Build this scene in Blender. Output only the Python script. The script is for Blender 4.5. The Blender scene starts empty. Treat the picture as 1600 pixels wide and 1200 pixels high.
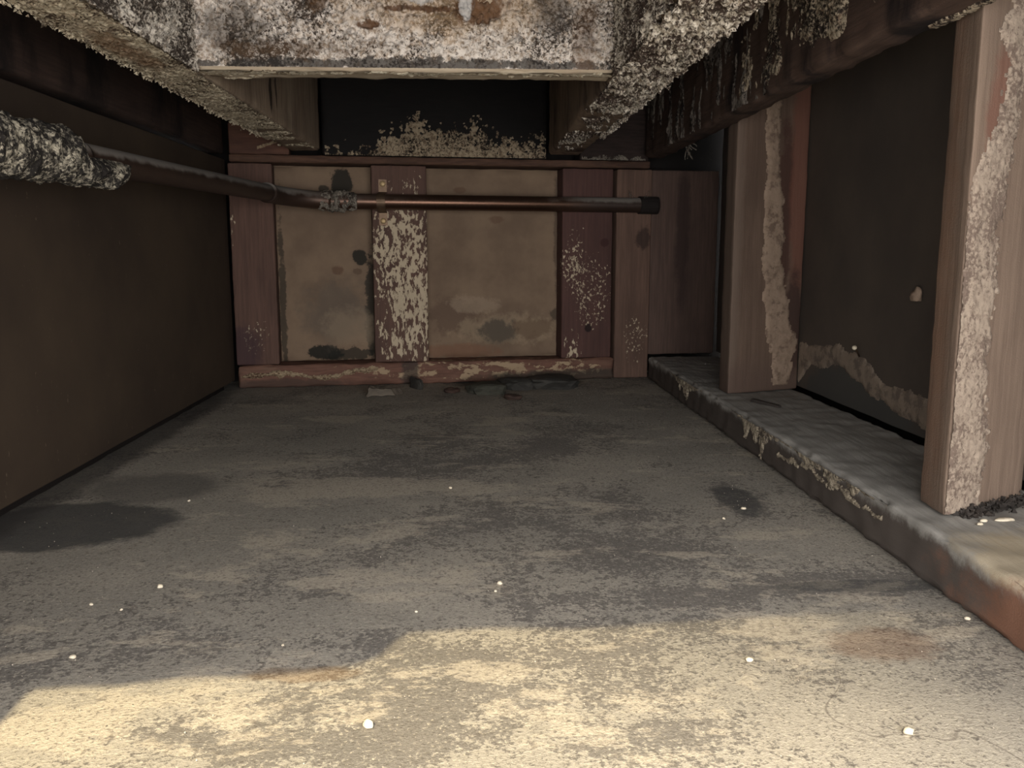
import bpy, bmesh, math, random
import numpy as np
from mathutils import Vector, Matrix

# ------------------------------------------------------------------ camera, world, lights, exposure
S = bpy.context.scene
COL = S.collection
random.seed(7)
RNG = np.random.default_rng(7)

YAW, PITCH, CAM_H = math.radians(2.598), math.radians(8.842), 0.22
cd = bpy.data.cameras.new('camera')
cam = bpy.data.objects.new('camera', cd)
COL.objects.link(cam)
cd.sensor_width = 36.0
cd.lens = 36.0 * 1350.0 / 1600.0
cd.clip_start = 0.01
cam.location = (0, 0, CAM_H)
cam.rotation_euler = (math.pi / 2 - PITCH, 0, -YAW)
S.camera = cam

wd = bpy.data.worlds.new('world')
S.world = wd
wd.use_nodes = True
bgn = wd.node_tree.nodes['Background']
bgn.inputs[0].default_value = (1.0, 0.97, 0.94, 1)
bgn.inputs[1].default_value = 5.0

S.view_settings.view_transform = 'Standard'
S.view_settings.look = 'None'
S.view_settings.gamma = 1.0
S.view_settings.use_curve_mapping = False
S.view_settings.exposure = 1.4

# warm work lamp standing outside the opening, behind the camera
LAMP = (-0.17, -0.90, 1.0)
ld = bpy.data.lights.new('work_lamp', 'SPOT')
ld.energy = 105
ld.color = (1.0, 0.83, 0.50)
ld.shadow_soft_size = 0.005
ld.spot_size = math.radians(33)
ld.spot_blend = 1.0
lamp = bpy.data.objects.new('work_lamp', ld)
COL.objects.link(lamp)
lamp.location = LAMP
lamp.rotation_euler = (Vector((-0.13, 0.17, 0.0)) - Vector(LAMP)).to_track_quat('-Z', 'Y').to_euler()

# daylight portal: guides the sky's light through the opening
pd = bpy.data.lights.new('opening_portal', 'AREA')
pd.shape = 'RECTANGLE'
pd.size, pd.size_y = 0.80, 0.40
pd.cycles.is_portal = True
po = bpy.data.objects.new('opening_portal', pd)
COL.objects.link(po)
po.location = (0.15, -0.06, 0.20)
po.rotation_euler = (math.pi / 2, 0, 0)

# ------------------------------------------------------------------ noise (numpy)
_perm = np.random.default_rng(3).permutation(256)
_perm = np.concatenate([_perm, _perm, _perm])
_grad = np.random.default_rng(4).normal(size=(256, 3))
_grad /= np.linalg.norm(_grad, axis=1)[:, None]


def perlin(p):
    p = np.asarray(p, float)
    i = np.floor(p).astype(int)
    f = p - i
    u = f * f * f * (f * (f * 6 - 15) + 10)
    i &= 255
    out = 0
    for dx in (0, 1):
        wx = u[:, 0] if dx else 1 - u[:, 0]
        for dy in (0, 1):
            wy = u[:, 1] if dy else 1 - u[:, 1]
            for dz in (0, 1):
                wz = u[:, 2] if dz else 1 - u[:, 2]
                h = _perm[_perm[_perm[(i[:, 0] + dx) & 255] + ((i[:, 1] + dy) & 255)] + ((i[:, 2] + dz) & 255)]
                g = _grad[h]
                d = g[:, 0] * (f[:, 0] - dx) + g[:, 1] * (f[:, 1] - dy) + g[:, 2] * (f[:, 2] - dz)
                out = out + wx * wy * wz * d
    return out


def fbm(p, freq, octaves=4, gain=0.5, seed=0.0):
    p = np.asarray(p, float) * freq + seed * 17.31
    a, s = 1.0, 0
    for _ in range(octaves):
        s = s + a * perlin(p)
        p = p * 2.03 + 5.2
        a *= gain
    return s * 1.6


def sstep(a, b, x):
    t = np.clip((x - a) / (b - a), 0, 1)
    return t * t * (3 - 2 * t)


# ------------------------------------------------------------------ materials
def lin(r, g, b):
    f = lambda c: (c / 255 / 12.92) if c <= 10.31 else ((c / 255 + 0.055) / 1.055) ** 2.4
    return (f(r), f(g), f(b), 1.0)


class Mat:
    """small node builder working on world position"""

    def __init__(self, name):
        self.m = bpy.data.materials.new(name)
        self.m.use_nodes = True
        self.nt = self.m.node_tree
        self.b = self.nt.nodes['Principled BSDF']
        self.b.inputs['Specular IOR Level'].default_value = 0.25
        self.P = self.new('ShaderNodeNewGeometry').outputs['Position']

    def new(self, t):
        return self.nt.nodes.new(t)

    def put(self, sock, v):
        if isinstance(v, bpy.types.NodeSocket):
            self.nt.links.new(v, sock)
        else:
            sock.default_value = v

    def vec(self, scale=(1, 1, 1), off=(0, 0, 0)):
        n = self.new('ShaderNodeMapping')
        self.put(n.inputs['Vector'], self.P)
        n.inputs['Scale'].default_value = scale
        n.inputs['Location'].default_value = off
        return n.outputs[0]

    def noise(self, scale, detail=4, rough=0.55, stretch=(1, 1, 1), off=(0, 0, 0), dist=0.0):
        n = self.new('ShaderNodeTexNoise')
        self.put(n.inputs['Vector'], self.vec(stretch, off))
        n.inputs['Scale'].default_value = scale
        n.inputs['Detail'].default_value = detail
        n.inputs['Roughness'].default_value = rough
        n.inputs['Distortion'].default_value = dist
        return n.outputs[0]

    def math(self, op, a, b=0.0, c=None):
        n = self.new('ShaderNodeMath')
        n.operation = op
        self.put(n.inputs[0], a)
        self.put(n.inputs[1], b)
        if c is not None:
            self.put(n.inputs[2], c)
        return n.outputs[0]

    def step(self, x, a, b):
        n = self.new('ShaderNodeMapRange')
        n.interpolation_type = 'SMOOTHSTEP'
        self.put(n.inputs[0], x)
        n.inputs[1].default_value = a
        n.inputs[2].default_value = b
        return n.outputs[0]

    def mix(self, f, a, b):
        n = self.new('ShaderNodeMix')
        n.data_type = 'RGBA'
        self.put(n.inputs[0], f)
        self.put(n.inputs[6], a)
        self.put(n.inputs[7], b)
        return n.outputs[2]

    def axis(self, k):
        n = self.new('ShaderNodeSeparateXYZ')
        self.put(n.inputs[0], self.P)
        return n.outputs[k]

    def normal_z(self):
        n = self.new('ShaderNodeSeparateXYZ')
        self.put(n.inputs[0], self.new('ShaderNodeNewGeometry').outputs['Normal'])
        return n.outputs[2]

    def blob(self, c, r, noise_scale=30, amp=0.5, soft=0.4, stretch=(1, 1, 1)):
        """mask 1 inside an ellipsoid with a ragged rim"""
        n = self.new('ShaderNodeVectorMath')
        n.operation = 'SUBTRACT'
        self.put(n.inputs[0], self.P)
        n.inputs[1].default_value = c
        d = self.new('ShaderNodeVectorMath')
        d.operation = 'DIVIDE'
        self.put(d.inputs[0], n.outputs[0])
        d.inputs[1].default_value = r
        l = self.new('ShaderNodeVectorMath')
        l.operation = 'LENGTH'
        self.put(l.inputs[0], d.outputs[0])
        nz = self.noise(noise_scale, 7, 0.72, stretch)
        k = self.math('ADD', l.outputs['Value'], self.math('MULTIPLY', self.math('SUBTRACT', nz, 0.5), amp * 3.2))
        return self.step(k, 1.0 + soft / 2, 1.0 - soft / 2)

    def soft(self, c, r):
        n = self.new('ShaderNodeVectorMath'); n.operation = 'SUBTRACT'
        self.put(n.inputs[0], self.P); n.inputs[1].default_value = c
        d = self.new('ShaderNodeVectorMath'); d.operation = 'DIVIDE'
        self.put(d.inputs[0], n.outputs[0]); d.inputs[1].default_value = r
        l = self.new('ShaderNodeVectorMath'); l.operation = 'LENGTH'
        self.put(l.inputs[0], d.outputs[0])
        return self.step(l.outputs['Value'], 1.3, 0.3)

    def mul(self, a, b):
        return self.math('MULTIPLY', a, b)

    def bump(self, h, strength=0.5, dist=0.002, prev=None):
        n = self.new('ShaderNodeBump')
        n.inputs['Strength'].default_value = strength
        n.inputs['Distance'].default_value = dist
        self.put(n.inputs['Height'], h)
        if prev is not None:
            self.put(n.inputs['Normal'], prev)
        return n.outputs[0]

    def out(self, color, rough=0.85, normal=None, metallic=None, spec=None):
        self.put(self.b.inputs['Base Color'], color)
        self.put(self.b.inputs['Roughness'], rough)
        if normal is not None:
            self.put(self.b.inputs['Normal'], normal)
        if metallic is not None:
            self.put(self.b.inputs['Metallic'], metallic)
        if spec is not None:
            self.b.inputs['Specular IOR Level'].default_value = spec
        return self.m


GRAIN = {'X': (0.05, 1, 1), 'Y': (1, 0.05, 1), 'Z': (1, 1, 0.05)}


def wood(name, base, dark, axis, pale=None, grain=260, blobs=(), flake=None, soot=None, rough=0.8, off=(0, 0, 0)):
    """weathered timber: grain along one axis, stain clouds, optional pale flakes, soot and local marks"""
    M = Mat(name)
    g = M.noise(grain, 3, 0.6, GRAIN[axis], off, 0.3)
    cl = M.noise(14, 5, 0.6, tuple(0.35 if s < 1 else 1 for s in GRAIN[axis]), off)
    col = M.mix(M.math('ADD', M.mul(M.step(g, 0.25, 0.75), 0.6), 0.3), dark, base)
    col = M.mix(M.mul(M.step(cl, 0.45, 0.7), 0.75), col, dark)
    if pale:
        pn = M.noise(9, 5, 0.6, tuple(0.3 if s < 1 else 1 for s in GRAIN[axis]), (off[0] + 3, off[1], off[2]))
        col = M.mix(M.mul(M.step(pn, 0.48, 0.68), 0.7), col, pale)
    hgt = g
    if soot:
        (amt, scol, ssc, st) = soot
        sn = M.noise(ssc, 6, 0.65, st, (7, 1, 2))
        col = M.mix(M.step(sn, 1 - amt - 0.08, 1 - amt + 0.08), col, scol)
    if flake:
        for (amt, fcol, fsc, st, c, r) in flake:
            fn = M.noise(fsc, 5, 0.62, st, (1, 5, 9), 0.25)
            f = M.step(fn, 1 - amt - 0.025, 1 - amt + 0.025)
            if c:
                zone = M.blob(c, r, 25, 0.6, 1.2)
                f = M.step(M.mul(M.math('ADD', fn, M.mul(M.math('SUBTRACT', zone, 1.0), 0.4)), 1.0), 1 - amt - 0.025, 1 - amt + 0.025)
            col = M.mix(f, col, fcol)
            hgt = M.math('ADD', hgt, M.mul(f, 1.2))
    for (c, r, bc, k, ns, amp, soft) in blobs:
        col = M.mix(M.mul(M.blob(c, r, ns, amp, soft), k), col, bc)
    fine = M.noise(900, 2, 0.6)
    h = M.math('ADD', hgt, M.mul(fine, 0.5))
    return M.out(col, rough, M.bump(h, 0.5, 0.0012))


def board(name, base, dark, blobs=(), scale=20, bump=0.25, rough=0.85, speck=None):
    """particle board / cement board: fine chips, soft clouds, local stains"""
    M = Mat(name)
    f = M.noise(700, 3, 0.7)
    c = M.noise(scale * 0.5, 5, 0.6)
    col = M.mix(M.step(c, 0.3, 0.72), dark, base)
    col = M.mix(M.mul(M.step(f, 0.55, 0.75), 0.30), col, dark)
    if speck:
        col = M.mix(M.mul(M.step(M.noise(230, 3, 0.7, (1, 1, 0.35)), 0.69, 0.74), 0.5), col, speck)
    for (cc, r, bc, k, ns, amp, soft) in blobs:
        col = M.mix(M.mul(M.blob(cc, r, ns, amp, soft), k), col, bc)
    return M.out(col, rough, M.bump(f, bump, 0.001))


def mould(name, pale, mid, dark, scale=220, amt=0.5, blobs=(), bump=1.0):
    """fluffy mineral bloom: pale tufts, tan grit and dark specks"""
    M = Mat(name)
    a = M.noise(scale, 5, 0.68, dist=0.1)
    b = M.noise(26, 5, 0.6)
    c = M.noise(scale * 1.5, 5, 0.75, off=(4, 4, 4))
    col = M.mix(M.step(a, 0.36, 0.56), mid, pale)
    t = M.math('ADD', M.mul(c, 0.6), M.mul(b, 0.4))
    col = M.mix(M.step(t, 0.39 + 0.13 * amt + 0.05, 0.39 + 0.13 * amt - 0.03), col, dark)
    for (cc, r, bc, k, ns, amp, soft) in blobs:
        col = M.mix(M.mul(M.blob(cc, r, ns, amp, soft), k), col, bc)
    h = M.math('ADD', a, M.mul(c, 0.7))
    return M.out(col, 0.95, M.bump(h, bump, 0.003), spec=0.15)


# ------------------------------------------------------------------ object helpers
def link_mesh(name, verts, faces, mat, parent=None, smooth=True, origin=(0, 0, 0)):
    me = bpy.data.meshes.new(name)
    v = np.asarray(verts, float) - np.asarray(origin, float)
    me.from_pydata(v.tolist(), [], faces)
    me.materials.append(mat)
    if smooth:
        me.shade_smooth()
    me.update()
    o = bpy.data.objects.new(name, me)
    COL.objects.link(o)
    if parent is not None:
        o.parent = parent
        o.location = np.asarray(origin, float) - np.asarray(parent.location)
    else:
        o.location = origin
    return o


def tag(o, label=None, cat=None, group=None, kind=None):
    if label: o['label'] = label
    if cat: o['category'] = cat
    if group: o['group'] = group
    if kind: o['kind'] = kind
    return o


def empty(name, loc, label, cat, group=None):
    o = bpy.data.objects.new(name, None)
    o.empty_display_size = 0.02
    COL.objects.link(o)
    o.location = loc
    return tag(o, label, cat, group)


def _coords(L, r, s):
    n = max(2, int(round(L / s)))
    c = set(np.linspace(0, L, n + 1).round(6).tolist())
    for k in (0.3, 1.0):
        c.add(round(r * k, 6)); c.add(round(L - r * k, 6))
    c = sorted(c)
    o = [c[0]]
    for x in c[1:]:
        if x - o[-1] > r * 0.2: o.append(x)
    return np.array(o)


def rough_box(corners, s=0.012, r=0.002, amp=0.0008, freq=60, seed=0, wear=0.0):
    """Hexahedron from 8 corners (bottom 4 ccw, top 4 ccw): rounded edges, gridded faces, uneven surface.
    Returns verts, faces.  Shared vertices on the edges."""
    c = np.asarray(corners, float)
    Lx = np.linalg.norm(c[1] - c[0]); Ly = np.linalg.norm(c[3] - c[0]); Lz = np.linalg.norm(c[4] - c[0])
    L = np.array([Lx, Ly, Lz])
    ax = [_coords(l, r, s) for l in L]
    n = [len(a) for a in ax]
    idx, pts, faces = {}, [], []

    def vid(i, j, k):
        q = (i, j, k)
        if q not in idx:
            idx[q] = len(pts)
            pts.append((ax[0][i], ax[1][j], ax[2][k]))
        return idx[q]

    for k in (0, n[2] - 1):
        for i in range(n[0] - 1):
            for j in range(n[1] - 1):
                f = [vid(i, j, k), vid(i + 1, j, k), vid(i + 1, j + 1, k), vid(i, j + 1, k)]
                faces.append(f if k else f[::-1])
    for j in (0, n[1] - 1):
        for i in range(n[0] - 1):
            for k in range(n[2] - 1):
                f = [vid(i, j, k), vid(i + 1, j, k), vid(i + 1, j, k + 1), vid(i, j, k + 1)]
                faces.append(f[::-1] if j else f)
    for i in (0, n[0] - 1):
        for j in range(n[1] - 1):
            for k in range(n[2] - 1):
                f = [vid(i, j, k), vid(i, j + 1, k), vid(i, j + 1, k + 1), vid(i, j, k + 1)]
                faces.append(f if i else f[::-1])
    P = np.array(pts)
    inner = np.clip(P, r, L - r)
    d = P - inner
    nd = np.linalg.norm(d, axis=1)[:, None]
    nrm = d / np.maximum(nd, 1e-9)
    edge = (np.sum(np.abs(d) > r * 0.2, axis=1) >= 2)
    P2 = inner + nrm * r
    nz = fbm(P2 + seed * 3.7, freq, 3, 0.5, seed)
    push = amp * nz
    if wear > 0:
        push = push - np.where(edge, wear * np.clip(fbm(P2 + seed, 35, 3, 0.6, seed + 2) + 0.15, 0, 1), 0)
    P2 = P2 + nrm * push[:, None]
    u = P2 / L
    w = [(1 - u[:, 0]) * (1 - u[:, 1]), u[:, 0] * (1 - u[:, 1]), u[:, 0] * u[:, 1], (1 - u[:, 0]) * u[:, 1]]
    lo = sum(w[q][:, None] * c[q] for q in range(4))
    hi = sum(w[q][:, None] * c[q + 4] for q in range(4))
    return lo * (1 - u[:, 2:3]) + hi * u[:, 2:3], faces


def box_corners(x0, x1, y0, y1, z0, z1):
    return [(x0, y0, z0), (x1, y0, z0), (x1, y1, z0), (x0, y1, z0), (x0, y0, z1), (x1, y0, z1), (x1, y1, z1), (x0, y1, z1)]


def prism_corners(fp, z0, z1):
    return [(x, y, z0) for x, y in fp] + [(x, y, z1) for x, y in fp]


def timber(name, corners, mat, parent=None, **kw):
    v, f = rough_box(corners, **kw)
    return link_mesh(name, v, f, mat, parent, origin=parent.location if parent is not None else (0, 0, 0))


def crust(name, O, U, V, N, lu, lv, s, fn, mat, parent, lift=0.0003):
    """Raised growth on a plane: fn(P, u, v) gives the height; only cells with height > 0 are kept."""
    O, U, V, N = (np.asarray(a, float) for a in (O, U, V, N))
    nu, nv = int(lu / s) + 1, int(lv / s) + 1
    uu, vv = np.meshgrid(np.linspace(0, lu, nu), np.linspace(0, lv, nv), indexing='ij')
    u, v = uu.ravel(), vv.ravel()
    P = O + u[:, None] * U + v[:, None] * V
    h = fn(P, u, v)
    Q = P + N * (np.maximum(h, -0.0006) + lift)[:, None]
    # a little sideways fluff
    Q = Q + (U * (fbm(P, 400, 2, 0.5, 11) * 0.35 * s)[:, None] + V * (fbm(P, 400, 2, 0.5, 12) * 0.35 * s)[:, None])
    keep = (h > 0).reshape(nu, nv)
    cell = keep[:-1, :-1] | keep[1:, :-1] | keep[:-1, 1:] | keep[1:, 1:]
    ii, jj = np.nonzero(cell)
    a = ii * nv + jj
    flip = np.dot(np.cross(U, V), N) < 0
    F = np.stack([a, a + nv, a + nv + 1, a + 1], 1)
    if flip: F = F[:, ::-1]
    used, inv = np.unique(F.ravel(), return_inverse=True)
    faces = inv.reshape(F.shape).tolist()
    return tag(link_mesh(name, Q[used], faces, mat, parent, origin=parent.location), kind='stuff')


def nuggets(name, pts, sizes, mat, parent=None, seed=1):
    """many tiny irregular grains joined into one mesh (past counting)"""
    r = np.random.default_rng(seed)
    base = np.array([(1, 1, 1), (1, -1, -1), (-1, 1, -1), (-1, -1, 1)], float) * 0.6
    fb = [(0, 1, 2), (0, 3, 1), (0, 2, 3), (1, 3, 2)]
    V, F = [], []
    for i, (p, s) in enumerate(zip(pts, sizes)):
        a = r.normal(size=(3, 3))
        q, _ = np.linalg.qr(a)
        V.append((base * r.uniform(0.6, 1.3, size=(4, 1))) @ q * s + p)
        F += [(x + 4 * i, y + 4 * i, z + 4 * i) for x, y, z in fb]
    og = parent.location if parent is not None else (0, 0, 0)
    return link_mesh(name, np.concatenate(V), F, mat, parent, smooth=False, origin=og)


def lump(name, c, size, mat, parent=None, seed=0, rough=0.3, sub=3, flat=False, rot=0.0):
    """irregular stone / clod sitting with its base at c"""
    bm = bmesh.new()
    bmesh.ops.create_icosphere(bm, subdivisions=sub, radius=1.0)
    P = np.array([v.co[:] for v in bm.verts])
    F = [[v.index for v in f.verts] for f in bm.faces]
    bm.free()
    n = fbm(P + seed * 2.3, 0.9, 4, 0.55, seed)
    P = P * (1 + rough * n)[:, None]
    if flat:
        P = np.sign(P) * np.abs(P) ** 0.72
    P = P * np.asarray(size)
    cr, sr = math.cos(rot), math.sin(rot)
    P = P @ np.array([[cr, sr, 0], [-sr, cr, 0], [0, 0, 1]])
    P[:, 2] = np.maximum(P[:, 2], -0.45 * size[2])
    P[:, 2] -= P[:, 2].min()
    return link_mesh(name, P + np.asarray(c), F, mat, parent, smooth=not flat, origin=c)


def tube(path, radii, nseg=20, fn=None):
    path = np.asarray(path, float)
    n = len(path)
    T = np.gradient(path, axis=0)
    T /= np.linalg.norm(T, axis=1)[:, None]
    up = np.array([0, 0, 1.0])
    V, F = [], []
    for i in range(n):
        t = T[i]
        s = np.cross(t, up)
        if np.linalg.norm(s) < 1e-3: s = np.cross(t, (1, 0, 0))
        s /= np.linalg.norm(s)
        w = np.cross(s, t)
        a = np.linspace(0, 2 * np.pi, nseg, endpoint=False)
        ring = np.cos(a)[:, None] * s + np.sin(a)[:, None] * w
        r = np.full(nseg, radii[i] if np.ndim(radii) else radii)
        if fn is not None: r = r + fn(path[i] + ring * r[:, None], i, ring)
        V.append(path[i] + ring * r[:, None])
    for i in range(n - 1):
        for k in range(nseg):
            k2 = (k + 1) % nseg
            F.append((i * nseg + k, i * nseg + k2, (i + 1) * nseg + k2, (i + 1) * nseg + k))
    F.append(tuple(range(nseg))[::-1])
    F.append(tuple((n - 1) * nseg + k for k in range(nseg)))
    F = [f[::-1] for f in F]
    return np.concatenate(V), F


# ------------------------------------------------------------------ key measurements
def yb(x): return 1.436 + 0.13 * x           # front face of the back wall, a little askew
JZ = 0.372                                   # underside of the joists
TOP = 0.515                                  # underside of the subfloor
RX = 0.302                                   # room side of the right wall

# colours
RED = lin(106, 81, 71); REDD = lin(77, 59, 53)
BRN = lin(128, 106, 88); BRND = lin(86, 66, 54)
GREYW = lin(132, 116, 98); GREYD = lin(80, 68, 58)
BLACK = lin(22, 18, 17)
WHITE = lin(206, 194, 172)
CREAM = lin(190, 170, 140)

# ------------------------------------------------------------------ floor
def floor_mat():
    M = Mat('dusty_concrete')
    big = M.noise(3.2, 6, 0.65)
    fin = M.noise(170, 6, 0.78, off=(0, 3, 0))
    grit = M.noise(480, 3, 0.75)
    col = M.mix(M.step(big, 0.38, 0.64), lin(145, 140, 131), lin(166, 159, 147))
    # dark film broken into ragged speckle; local bias says where it lies thick
    n1 = M.noise(9, 10, 0.76, (1, 0.85, 1), (2, 0, 0), 0.15)
    bias = None
    for c, r, k in (
        ((-0.02, 0.92, 0), (0.16, 0.10, 1), 0.10), ((0.10, 1.0, 0), (0.08, 0.2, 1), 0.08), ((0.10, 0.66, 0), (0.14, 0.13, 1), 0.10),
        ((-0.05, 0.72, 0), (0.12, 0.08, 1), 0.03), ((0.235, 0.735, 0), (0.03, 0.07, 1), 0.16), ((0.24, 0.535, 0), (0.11, 0.022, 1), 0.15),
        ((0.10, 0.52, 0), (0.12, 0.02, 1), 0.09), ((-0.20, 0.515, 0), (0.03, 0.04, 1), 0.10), ((-0.17, 0.468, 0), (0.07, 0.03, 1), 0.11),
        ((-0.07, 0.472, 0), (0.05, 0.02, 1), 0.10), ((-0.02, 0.40, 0), (0.12, 0.025, 1), 0.07), ((0.02, 0.365, 0), (0.14, 0.02, 1), 0.08),
        ((0.12, 0.45, 0), (0.10, 0.04, 1), 0.04), ((-0.10, 0.37, 0), (0.05, 0.016, 1), 0.08), ((0.03, 0.44, 0), (0.06, 0.02, 1), 0.06), ((0.0, 0.40, 0), (0.3, 0.12, 1), 0.03),
        ((-0.26, 0.60, 0), (0.12, 0.12, 1), -0.09), ((-0.22, 0.80, 0), (0.12, 0.2, 1), -0.03), ((0.17, 0.90, 0), (0.08, 0.2, 1), -0.05),
        ((0.22, 0.62, 0), (0.07, 0.06, 1), -0.10), ((-0.17, 0.41, 0), (0.06, 0.03, 1), -0.03), ((0.22, 0.36, 0), (0.10, 0.07, 1), -0.04)):
        t = M.mul(M.soft(c, r), k)
        bias = t if bias is None else M.math('ADD', bias, t)
    film = M.step(M.math('ADD', M.math('ADD', n1, bias), M.math('ADD', M.mul(M.math('SUBTRACT', fin, 0.5), 0.75), M.mul(M.math('SUBTRACT', grit, 0.5), 0.35))), 0.535, 0.595)
    col = M.mix(M.mul(film, 0.66), col, lin(92, 88, 86))
    # pale scuffed patches with torn rims
    n2 = M.noise(10, 10, 0.76, (0.75, 1.35, 1), (9, 2, 0), 0.1)
    bp = None
    for c, r, k in (((-0.13, 0.80, 0), (0.08, 0.06, 1), 0.13), ((-0.02, 0.78, 0), (0.10, 0.05, 1), 0.07), ((0.03, 1.02, 0), (0.05, 0.12, 1), 0.08),
                    ((-0.08, 0.66, 0), (0.12, 0.08, 1), 0.06), ((0.08, 0.60, 0), (0.06, 0.03, 1), 0.08), ((0.0, 0.42, 0), (0.25, 0.08, 1), 0.045),
                    ((-0.15, 0.38, 0), (0.10, 0.06, 1), 0.05), ((0.25, 0.52, 0), (0.04, 0.03, 1), 0.08)):
        t = M.mul(M.soft(c, r), k)
        bp = t if bp is None else M.math('ADD', bp, t)
    col = M.mix(M.mul(M.step(M.math('ADD', n2, bp), 0.545, 0.60), 0.7), col, lin(184, 174, 158))
    col = M.mix(M.mul(M.step(fin, 0.53, 0.63), 0.42), col, lin(92, 85, 79))
    col = M.mix(M.mul(M.step(grit, 0.54, 0.66), 0.62), col, lin(84, 78, 73))
    col = M.mix(M.mul(M.step(grit, 0.43, 0.31), 0.5), col, lin(204, 194, 176))
    DK = lin(66, 66, 66)
    for (c, r, bc, k, ns, amp, soft) in (
        ((-0.33, 0.69, 0), (0.090, 0.060, 1), DK, 0.85, 9, 0.35, 0.25),
        ((-0.30, 0.80, 0), (0.06, 0.05, 1), DK, 0.5, 12, 0.4, 0.5),
        ((0.235, 0.735, 0), (0.018, 0.045, 1), DK, 0.7, 30, 0.4, 0.3),
        ((0.26, 0.535, 0), (0.06, 0.010, 1), DK, 0.6, 28, 0.4, 0.4),
        ((0.08, 1.43, 0), (0.11, 0.06, 1), lin(62, 64, 58), 0.85, 18, 0.35, 0.4),
        ((0.23, 0.45, 0), (0.030, 0.020, 1), lin(112, 84, 66), 0.5, 40, 0.5, 0.6),
        ((-0.09, 0.43, 0), (0.03, 0.008, 1), lin(112, 88, 62), 0.5, 50, 0.5, 0.6),
        ((-0.39, 1.0, 0), (0.03, 0.5, 1), lin(60, 56, 54), 0.7, 20, 0.4, 0.7),
    ):
        col = M.mix(M.mul(M.blob(c, r, ns, amp, soft), k), col, bc)
    # hairline cracks
    cr = M.noise(5, 3, 0.5, off=(3, 8, 1), dist=0.6)
    line = M.step(M.math('ABSOLUTE', M.math('SUBTRACT', cr, 0.47)), 0.0022, 0.0006)
    col = M.mix(M.mul(line, M.mul(M.soft((0.22, 0.38, 0), (0.12, 0.08, 1)), 0.5)), col, lin(90, 82, 76))
    h = M.math('ADD', M.mul(fin, 0.6), M.mul(grit, 0.7))
    h = M.math('ADD', h, M.mul(n2, 0.8))
    h = M.math('ADD', h, M.mul(M.noise(1500, 2, 0.6), 0.25))
    return M.out(col, 0.88, M.bump(h, 0.6, 0.0016), spec=0.3)


nx, ny = 170, 300
gx, gy = np.meshgrid(np.linspace(-0.52, 0.62, nx), np.linspace(-0.5, 1.62, ny), indexing='ij')
P = np.stack([gx.ravel(), gy.ravel(), np.zeros(nx * ny)], 1)
P[:, 2] = 0.0010 * np.minimum(fbm(P, 9, 4, 0.55, 3), 0) - 0.0004
q = np.arange(nx * ny).reshape(nx, ny)
F = np.stack([q[:-1, :-1], q[1:, :-1], q[1:, 1:], q[:-1, 1:]], -1).reshape(-1, 4).tolist()
floor = tag(link_mesh('floor', P, F, floor_mat()), 'dusty stained concrete slab of the crawl space', kind='structure')

# ------------------------------------------------------------------ ceiling (subfloor), front wall with the opening
dark_board = board('sooty_subfloor', lin(44, 40, 38), lin(20, 19, 19))
ceil = tag(timber('ceiling', box_corners(-0.47, 0.50, -0.06, 1.56, TOP, TOP + 0.018), dark_board, s=0.08, r=0.003), kind='structure')

plain = board('old_plasterboard', lin(150, 142, 130), lin(120, 112, 102))


def front_wall():
    # opening of this unseen wall, shaped to cast the lamp's stepped shadow edge, wall plane y = -0.04 .. -0.03
    ylow = lambda p: (LAMP[0] + (p[0] - LAMP[0]) * (LAMP[1] + 0.03) / (LAMP[1] - p[1]),
                      LAMP[2] + (0 - LAMP[2]) * (LAMP[1] + 0.03) / (LAMP[1] - p[1]))
    edge = [(-0.223, 0.25), (-0.223, 0.387), (-0.226, 0.425), (-0.224, 0.437), (-0.208, 0.439), (-0.184, 0.439), (-0.153, 0.445), (-0.12, 0.446),
            (-0.092, 0.449), (-0.065, 0.456), (-0.052, 0.467), (-0.046, 0.484), (-0.039, 0.495), (0.007, 0.500), (0.061, 0.496),
            (0.102, 0.500), (0.185, 0.509), (0.278, 0.515), (0.33, 0.515), (0.60, 0.53)]
    top = [ylow(p) for p in edge]
    x_l = top[0][0]
    poly = [(x_l, 0.0)] + top + [(0.60, top[-1][1]), (0.60, 0.56), (-0.52, 0.56), (-0.52, 0.0)]
    bm = bmesh.new()
    vs = [bm.verts.new((x, -0.03, z)) for x, z in poly]
    f = bm.faces.new(vs)
    r = bmesh.ops.extrude_face_region(bm, geom=[f])
    for v in r['geom']:
        if isinstance(v, bmesh.types.BMVert): v.co.y = -0.042
    bmesh.ops.recalc_face_normals(bm, faces=bm.faces)
    V = [v.co[:] for v in bm.verts]
    bm.verts.index_update()
    F = [[v.index for v in f.verts] for f in bm.faces]
    bm.free()
    return tag(link_mesh('wall_front', V, F, plain, smooth=False), kind='structure')


front_wall()

# ------------------------------------------------------------------ left wall
left_panel_mat = board('brown_hardboard', lin(72, 60, 48), lin(55, 45, 37), scale=10, speck=lin(120, 108, 92), bump=0.15)
black_mat = board('black_void_board', lin(30, 26, 24), lin(18, 16, 15))
wl = tag(timber('wall_left', box_corners(-0.46, -0.445, -0.028, 1.470, 0.0, TOP - 0.001), black_mat, s=0.1, r=0.002), kind='structure')
timber('panel', box_corners(-0.392, -0.380, -0.026, 1.385, 0.013, 0.357), left_panel_mat, wl, s=0.03, r=0.0015, amp=0.0006, freq=8, seed=2)
timber('gap_shade_strip', box_corners(-0.425, -0.394, -0.026, 1.37, 0.0, 0.030), wood('gap_shade_black', lin(30, 25, 23), BLACK, 'Y'), wl, s=0.02, r=0.002, seed=4)  # strip coloured near black to stand for the shade in the gap below

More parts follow.
